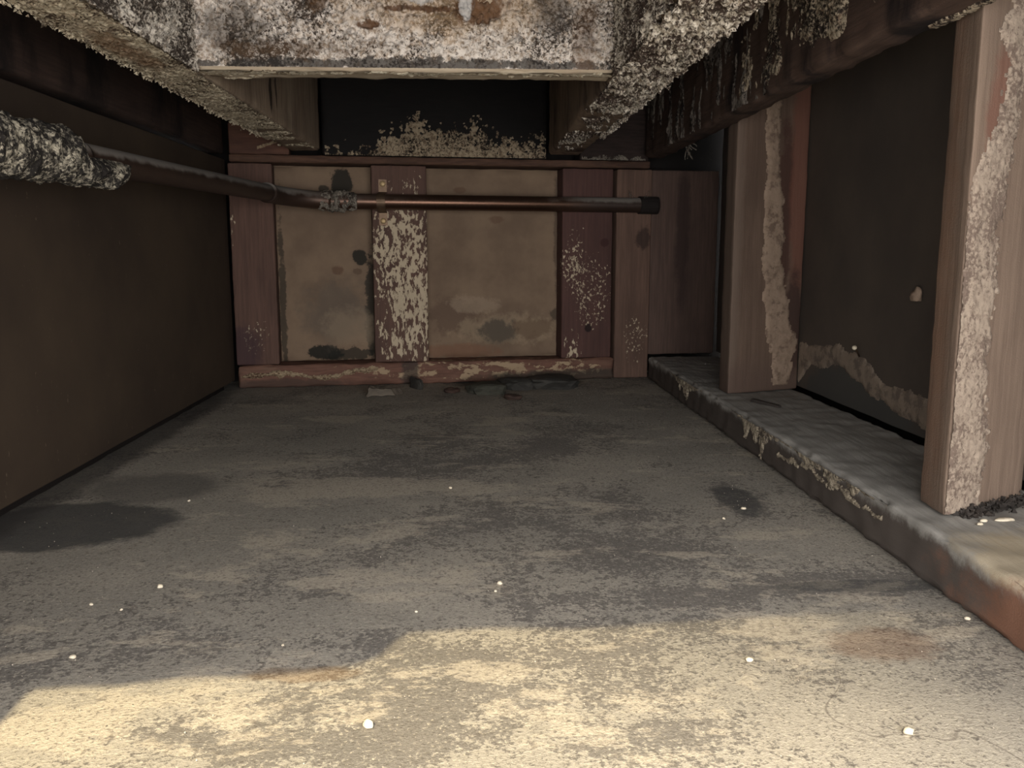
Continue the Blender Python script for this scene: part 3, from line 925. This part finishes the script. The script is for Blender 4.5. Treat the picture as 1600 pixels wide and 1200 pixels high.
# deposit washed along the foot of the grey panel
def wash_fn(P, u, v):       # u along -Y from 1.10, v up from panel foot
    c, w = pline(u, [(0, .030, .024), (.04, .044, .012), (.08, .046, .011), (.12, .052, .009), (.16, .046, .011), (.20, .036, .012), (.24, .026, .010), (.28, .024, .012), (.34, .022, .011), (.42, .02, .010), (.48, .02, .01)])
    d = w - np.abs(v - c) + 0.005 * fbm(P, 22, 3, 0.6, 81) + 0.0010 * fbm(P, 150, 3, 0.6, 82) + 0.002
    return np.where((d > 0), np.minimum(0.0004 + d * 0.25, 0.0016), -1)


crust('mould_streak', (0.4250, 1.098, 0.046), (0, -1, 0), (0, 0, 1), (-1, 0, 0), 0.47, 0.10, 0.0018, wash_fn, mould('panel_wash', lin(138, 124, 110), lin(126, 113, 101), lin(106, 95, 86), 50, 0.6, bump=0.2), wr)

osill = empty('sill_plate', (0.36, 0.7, 0.0), 'grey weathered sill plate with chipped edge along the right wall floor', 'plate')
sill_mat = wood('sill_wood', lin(172, 169, 163), lin(130, 127, 122), 'Y', grain=200, off=(2, 0, 7), blobs=(
    ((0.297, 0.9, 0.004), (0.010, 1.5, 0.030), lin(74, 66, 61), 0.95, 26, 0.3, 0.3),
    ((0.33, 0.40, 0.038), (0.05, 0.12, 0.008), lin(176, 160, 132), 0.7, 22, 0.5, 0.6),
    ((0.300, 0.36, 0.012), (0.016, 0.14, 0.026), lin(120, 84, 66), 0.8, 26, 0.5, 0.6)))
timber('timber', box_corners(RX - 0.002, 0.424, -0.02, 1.460, 0.0, 0.0385), sill_mat, osill, s=0.007, r=0.004, amp=0.0014, freq=45, seed=57, wear=0.006)


def sillchip_fn(P, u, v):     # rotted pale fringe below the inner edge; u along Y from .6, v down from the top
    y = P[:, 1]
    fringe = np.exp(-((y - 0.885) / 0.045) ** 2) + 0.75 * np.exp(-((y - 1.20) / 0.05) ** 2) + 0.5 * np.exp(-((y - 0.70) / 0.06) ** 2)
    reach = 0.024 * fringe * (0.5 + 1.0 * fbm(P * np.array([1, 1, 0.3]), 70, 4, 0.6, 91) + 0.2)
    line = 0.0016 - np.abs(v - 0.012 - 0.006 * fbm(P, 20, 3, 0.6, 92)) + 0.0014 * fbm(P, 160, 3, 0.6, 95)
    d = np.maximum(reach - v, np.where((y > 0.60) & (y < 0.82), line, -1))
    return np.where(d > 0.0003, 0.0008 + np.minimum(d, 0.005) * 0.25 * (1 + 0.8 * fbm(P, 200, 3, 0.6, 9)), -1)


crust('mould_fringe', (RX - 0.0022, 0.58, 0.0365), (0, 1, 0), (0, 0, -1), (-1, 0, 0), 0.75, 0.034, 0.0012, sillchip_fn, mould('sill_fringe', lin(176, 164, 144), lin(134, 123, 108), lin(90, 81, 73), 220, 0.5), osill)

# ------------------------------------------------------------------ copper pipe
def copper_mat():
    M = Mat('dusty_copper')
    nz = M.normal_z()
    n = M.noise(60, 4, 0.6)
    n2 = M.noise(300, 3, 0.7)
    dust = M.step(M.math('ADD', nz, M.mul(M.math('SUBTRACT', n, 0.5), 0.9)), 0.12, 0.55)
    # run along the back wall is rubbed clean
    y = M.axis(1)
    x = M.axis(0)
    clean = M.mul(M.step(y, 1.34, 1.40), M.step(M.math('ADD', x, M.mul(n, 0.1)), 0.27, 0.16))
    dust = M.mul(dust, M.math('SUBTRACT', 1.0, M.mul(clean, 0.92)))
    col = M.mix(n2, lin(76, 57, 47), lin(104, 78, 64))
    dirty = M.mix(n, lin(44, 33, 28), lin(64, 48, 40))
    col = M.mix(clean, dirty, col)
    col = M.mix(dust, col, lin(112, 106, 100))
    met = M.mul(M.math('SUBTRACT', 1.0, dust), M.math('ADD', M.mul(clean, 0.6), 0.3))
    r = M.math('ADD', M.mul(dust, 0.4), M.math('SUBTRACT', 0.52, M.mul(clean, 0.2)))
    return M.out(col, r, M.bump(n2, 0.15, 0.0005), metallic=met, spec=0.5)


cop = copper_mat()
PR = 0.0122
A0, A1 = np.array([-0.338, -0.02, 0.282]), np.array([-0.2975, 1.330, 0.3025])
B0, B1 = np.array([-0.250, 1.378, 0.2945]), np.array([0.309, yb(0.309) - 0.012, 0.2930])
op = empty('copper_pipe', (-0.30, 1.35, 0.29), 'dusty copper water pipe along the left wall bending across the back wall', 'pipe')
v, f = tube([A0 + (A1 - A0) * t for t in np.linspace(0, 1, 60)], PR, 28)
link_mesh('pipe_run', v, f, cop, op, origin=op.location)
v, f = tube([B0 + (B1 - B0) * t for t in np.linspace(0, 1, 50)], PR, 28)
link_mesh('pipe_run', v, f, cop, op, origin=op.location)
# elbow: quadratic bend with socket collars
corner = np.array([-0.2945, 1.373, 0.3000])
bend = []
for t in np.linspace(0, 1, 26):
    bend.append((1 - t) ** 2 * (A1 - (A1 - A0) * 0.022) + 2 * t * (1 - t) * corner + t * t * (B0 + (B1 - B0) * 0.055))
rad = np.full(26, PR + 0.0016); rad[:2] += 0.001; rad[-2:] += 0.001
v, f = tube(bend, rad, 28)
link_mesh('elbow', v, f, cop, op, origin=op.location)
# sleeve at the wall and coupling near the camera
v, f = tube([B1 + (B1 - B0) * t for t in np.linspace(-0.055, 0.002, 8)], PR + 0.0022, 28)
link_mesh('sleeve', v, f, wood('black_sleeve', lin(44, 38, 36), lin(24, 20, 19), 'X'), op, origin=op.location)
v, f = tube([A0 + (A1 - A0) * t for t in np.linspace(0.52, 0.555, 8)], [PR + 0.0005] + [PR + 0.0016] * 6 + [PR + 0.0005], 28)
link_mesh('coupling', v, f, cop, op, origin=op.location)


# bloom around the near end of the pipe
def pipe_crust(c, i, ring):
    t = i / 129.0
    y = c[:, 1]
    n = fbm(c, 90, 4, 0.6, 101) + 0.4
    full = 1 - sstep(0.700, 0.725, y)
    hang = (1 - sstep(0.775, 0.805, y)) * sstep(0.05, -0.5, ring[:, 2])
    k = np.maximum(full, hang)
    return np.where(k > 0.02, k * (0.0045 + 0.0045 * np.clip(n, 0, 2)) + hang * 0.003, -0.002)


v, f = tube([A0 + (A1 - A0) * t for t in np.linspace(0.40, 0.62, 130)], PR, 64, pipe_crust)
o = link_mesh('mould_crust', v, f, mould('pipe_bloom', lin(192, 184, 166), lin(86, 82, 75), lin(46, 43, 41), 170, 0.95), op, origin=op.location)


# cobweb fluff past the elbow
def web_fn(c, i, ring):
    t = i / 59.0
    n = fbm(c, 120, 4, 0.65, 103)
    return np.where(n > -0.15, 0.0018 + 0.004 * np.clip(n, 0, 1), -0.002) * np.sin(np.pi * t) ** 0.5


v, f = tube([B0 + (B1 - B0) * t for t in np.linspace(0.02, 0.125, 60)], PR + 0.0006, 40, web_fn)
link_mesh('cobweb', v, f, web_mat, op, origin=op.location)


def strands(name, pts, mat, parent, r=0.0004):
    V, F, k = [], [], 0
    for p in pts:
        v, f = tube(p, r, 4)
        V.append(v); F += [tuple(x + k for x in q) for q in f]; k += len(v)
    return link_mesh(name, np.concatenate(V), F, mat, parent, origin=parent.location if parent is not None else (0, 0, 0))


loops = []
for k in range(14):
    t0 = random.uniform(0.02, 0.12)
    c = B0 + (B1 - B0) * t0
    a0, a1 = random.uniform(0, 6.28), random.uniform(1.5, 4.5)
    rr = PR + random.uniform(0.001, 0.005)
    loops.append([c + np.array([0.012 * math.sin(q * 3 + k), -rr * math.cos(a0 + a1 * q), rr * math.sin(a0 + a1 * q)]) for q in np.linspace(0, 1, 12)])
for k in range(5):
    c = B1 + (B0 - B1) * 0.05 + np.array([random.uniform(-0.02, 0.02), -0.008, 0.010])
    loops.append([c + np.array([q * 0.008 * (1 if k % 2 else -0.4), 0, q * random.uniform(0.008, 0.016)]) for q in np.linspace(0, 1, 6)])
strands('cobweb_threads', loops, web_mat, op, 0.0003)['kind'] = 'stuff'

# strap holding the pipe on the flaked stud
Ms = Mat('dull_metal')
steel = Ms.out(Ms.mix(Ms.noise(200), lin(74, 60, 50), lin(120, 100, 82)), 0.5, metallic=0.7)
Mx = Mat('brass_screw')
brass = Mx.out(Mx.mix(Mx.noise(300), lin(150, 120, 84), lin(204, 182, 140)), 0.5, metallic=0.3)
xs = -0.142
pc = B0 + (B1 - B0) * ((xs - B0[0]) / (B1[0] - B0[0]))
os_ = empty('pipe_strap', (xs, pc[1], pc[2]), 'small metal strap screwed to the flaked stud holding the copper pipe', 'strap')
prof = []
for z in (0.036, 0.026, 0.0165): prof.append((0.0105, z))
for a in np.linspace(math.pi / 2, -math.pi / 2, 15): prof.append((-(PR + 0.0012) * math.cos(a) + 0.0, (PR + 0.0012) * math.sin(a)))
for z in (-0.0165, -0.026, -0.036): prof.append((0.0105, z))
prof[3] = (prof[3][0] + 0.003, prof[3][1])
V, F = [], []
wy = yb(xs) - pc[1] - 0.0012
for i, (dy, dz) in enumerate(prof):
    if abs(dz) > 0.016: dy = wy
    for k, (sx, off) in enumerate(((-0.0065, 0), (0.0065, 0), (0.0065, -0.001), (-0.0065, -0.001))):
        V.append((xs + sx, pc[1] + dy + off + sx * 0.13, pc[2] + dz))
n = len(prof)
for i in range(n - 1):
    for k in range(4):
        F.append((i * 4 + k, i * 4 + (k + 1) % 4, i * 4 + 4 + (k + 1) % 4, i * 4 + 4 + k))
F += [(3, 2, 1, 0), tuple((n - 1) * 4 + k for k in range(4))]
link_mesh('band', V, F, steel, os_, smooth=False, origin=os_.location)
for dz in (0.029, -0.029):
    pth = [np.array([xs, pc[1] + wy - 0.001 - q, pc[2] + dz]) for q in (0, 0.0012, 0.0022, 0.0026)]
    v, f = tube(pth, [0.0046, 0.0046, 0.0036, 0.0018], 14)
    link_mesh('screw', v, f, brass, os_, origin=os_.location)

# ------------------------------------------------------------------ debris
chalk = mould('chalk_crumb', lin(212, 202, 182), lin(196, 184, 162), lin(160, 146, 126), 300, 0.2, bump=0.3)


def chip(x, y, s, label, z=0.0, group='pale crumbs on the slab'):
    o = lump('crumb', (x, y, z), (s, s * random.uniform(0.7, 1.0), s * random.uniform(0.6, 0.9)), chalk, None, random.random() * 50, 0.35, 2, rot=random.random() * 3)
    return tag(o, label, 'crumb', group)


for x, y, s, lab in (
    (-0.207, 0.552, 0.0020, 'white crumb alone on the shaded left floor above the dark stains'),
    (-0.240, 0.525, 0.0013, 'tiny pale crumb near the frame edge on the shaded left floor'),
    (-0.218, 0.516, 0.0011, 'tiny pale crumb just right of the dark left floor stains'),
    (-0.219, 0.453, 0.0019, 'white crumb at the left corner of the lamplit patch'),
    (0.0165, 0.548, 0.0022, 'bright white crumb in the centre of the shaded floor'),
    (0.0135, 0.535, 0.0011, 'small crumb just in front of the bright centre crumb'),
    (-0.0505, 0.3765, 0.0029, 'largest white crumb, low in the lamplit patch'),
    (-0.036, 0.505, 0.0010, 'tiny crumb on the step of the lamplit edge'),
    (-0.108, 0.463, 0.0009, 'tiny crumb just behind the lamplit edge left of its step'),
    (-0.022, 0.783, 0.0019, 'pale crumb beside the mottled middle of the floor'),
    (0.231, 0.706, 0.0022, 'white crumb on the dark stain near the sill plate'),
    (0.206, 0.680, 0.0013, 'small crumb left of the dark stain near the sill plate'),
    (0.148, 0.433, 0.0021, 'white crumb in the right half of the lamplit patch'),
    (0.199, 0.360, 0.0026, 'pale crumb at the bottom right of the lamplit patch'),
    (0.308 - 0.012, 0.479, 0.0018, 'white crumb at the foot of the near sill plate'),
    (-0.252, 0.752, 0.0018, 'pale crumb beside a dark pit on the left floor'),
): chip(x, y, s, lab)

# grit: countless specks over the slab
n = 1700
gp = np.stack([RNG.uniform(-0.37, 0.295, n), RNG.uniform(0.33, 1.38, n), np.full(n, 0.0002)], 1)
grit = nuggets('floor_grit', gp, RNG.uniform(0.0002, 0.00055, n), mould('grit', lin(176, 166, 152), lin(140, 130, 120), lin(80, 74, 70), 60, 0.4), None, 9)
tag(grit, 'fine pale grit strewn over the concrete slab', 'grit', kind='stuff')

rub = board('dark_rubble', lin(70, 68, 64), lin(52, 51, 49), scale=60, bump=0.6)
rubg = board('green_rubble', lin(76, 75, 66), lin(58, 58, 52), scale=60, bump=0.6)
clod = board('brown_clod', lin(82, 64, 56), lin(58, 46, 42), scale=60, bump=0.6)
tag(lump('rubble_slab', (0.019, 1.335, -0.001), (0.030, 0.030, 0.011), rubg, None, 3, 0.35, 3, True, 0.1), 'greenish flat lump of rubble before the back bottom plate', 'rubble', 'rubble by the back plate')
tag(lump('rubble_slab', (0.068, 1.385, -0.001), (0.026, 0.034, 0.010), rub, None, 5, 0.35, 3, True, 0.3), 'dark flat rubble slab between the greenish lump and the long slab', 'rubble', 'rubble by the back plate')
tag(lump('rubble_slab', (0.130, 1.395, -0.001), (0.040, 0.040, 0.011), rub, None, 8, 0.35, 3, True, -0.1), 'long dark rubble slab with a notched right end at the back', 'rubble', 'rubble by the back plate')
tag(lump('earth_clod', (-0.033, 1.335, 0), (0.013, 0.012, 0.005), clod, None, 11, 0.45, 3, False, 0.2), 'small brown clod left of the greenish rubble lump', 'clod', 'brown clods')
tag(lump('earth_clod', (0.059, 1.265, 0), (0.011, 0.012, 0.006), clod, None, 14, 0.45, 3, False, 0.5), 'small brown clod lying in front of the rubble', 'clod', 'brown clods')
chunk = tag(timber('wood_chunk', [(-0.163, 1.296, 0.0), (-0.118, 1.306, 0.0), (-0.106, 1.330, 0.0), (-0.163, 1.335, 0.0),
                                  (-0.158, 1.299, 0.013), (-0.126, 1.309, 0.010), (-0.114, 1.326, 0.008), (-0.160, 1.331, 0.014)],
               wood('chunk_wood', lin(106, 97, 86), lin(74, 67, 62), 'X', pale=lin(124, 115, 102)), s=0.004, r=0.002, amp=0.0030, freq=90, seed=61), 'pale broken wood chunk below the flaked stud', 'offcut')
shard = lump('bark_shard', (-0.092, 1.378, 0), (0.005, 0.024, 0.012), rub, None, 17, 0.4, 3, True, 0.5)
tag(shard, 'dark leaning splinter against the bottom plate right of the wood chunk', 'splinter')
sl = timber('wood_sliver', [(0.333, 1.012, 0.0388), (0.352, 0.968, 0.0388), (0.358, 0.972, 0.0388), (0.340, 1.016, 0.0388),
                            (0.334, 1.012, 0.0425), (0.352, 0.970, 0.0415), (0.357, 0.973, 0.0415), (0.339, 1.015, 0.0425)],
            wood('sliver_wood', lin(70, 64, 60), lin(44, 40, 38), 'Y'), s=0.005, r=0.0008, amp=0.0004, seed=63)
tag(sl, 'dark wood sliver on the sill plate at the streaked stud foot', 'sliver')
for i, (x, y, a, b, lab) in enumerate((
    (0.3427, 0.5457, 0.0032, 0.0016, 'round white plaster fleck on the sill before the near stud'),
    (0.3362, 0.5392, 0.0020, 0.0015, 'smallest plaster fleck on the sill before the near stud'),
    (0.3586, 0.5478, 0.0080, 0.0030, 'long flat white plaster flake on the sill at the frame edge'))):
    tag(lump('plaster_fleck', (x, y, 0.039), (a, b, 0.0012), chalk, None, 20 + i, 0.3, 2, rot=0.1), lab, 'plaster', 'plaster flecks on the near sill')
tag(lump('plaster_blob', (0.418, 0.800, 0.172), (0.005, 0.006, 0.009), smear, None, 31, 0.3, 3), 'grey plaster blob stuck on the right panel beside the near stud', 'plaster')

# nail sticking out of the grey panel
on = empty('nail', (0.424, 0.905, 0.112), 'pale headed nail poking from the foot of the grey right panel', 'nail')
v, f = tube([(0.424, 0.925, 0.104), (0.412, 0.905, 0.112), (0.404, 0.893, 0.117)], 0.0010, 8)
link_mesh('shank', v, f, steel, on, origin=on.location)
v, f = tube([(0.4045, 0.8940, 0.1166), (0.4035, 0.8925, 0.1173), (0.4025, 0.891, 0.118)], [0.0020, 0.0026, 0.0020], 10)
link_mesh('nail_head', v, f, chalk, on, origin=on.location)

# wisp hanging under the right rim joist
hz = []
for k in range(9):
    a = np.array([0.318 + random.uniform(-0.006, 0.004), 1.30 + random.uniform(-0.02, 0.02), 0.377])
    b = a + np.array([random.uniform(0.004, 0.012), random.uniform(-0.01, 0.01), -random.uniform(0.008, 0.026)])
    hz.append([a + (b - a) * q + np.array([0.002 * math.sin(q * 5 + k), 0, 0]) for q in np.linspace(0, 1, 7)])
wisp = bpy.data.objects.new('cobweb_wisp', None)
COL.objects.link(wisp)
wisp.location = (0.318, 1.30, 0.377)
tag(wisp, 'grey cobweb wisp hanging from the far end of the right rim', 'cobweb')
strands('cobweb_threads', hz, web_mat, wisp, 0.0008)

# dark dirt banked against the foot of the near stud
m_ = 520
tt = RNG.uniform(0, 1.0, m_)
dp = np.array([S3[0][0], S3[0][1], 0.0388]) + f3 * (l3 * (0.12 + 0.86 * tt))[:, None] + n3 * np.abs(RNG.normal(size=m_) * 0.005 + 0.002)[:, None]
dp[:, 2] += np.abs(RNG.normal(size=m_)) * 0.0022
dirt = nuggets('loose_dirt', dp, RNG.uniform(0.0008, 0.0030, m_), board('black_dirt', lin(62, 56, 52), lin(40, 37, 35), scale=80), None, 19)
tag(dirt, 'dark loose dirt banked against the foot of the near stud', 'dirt', kind='stuff')
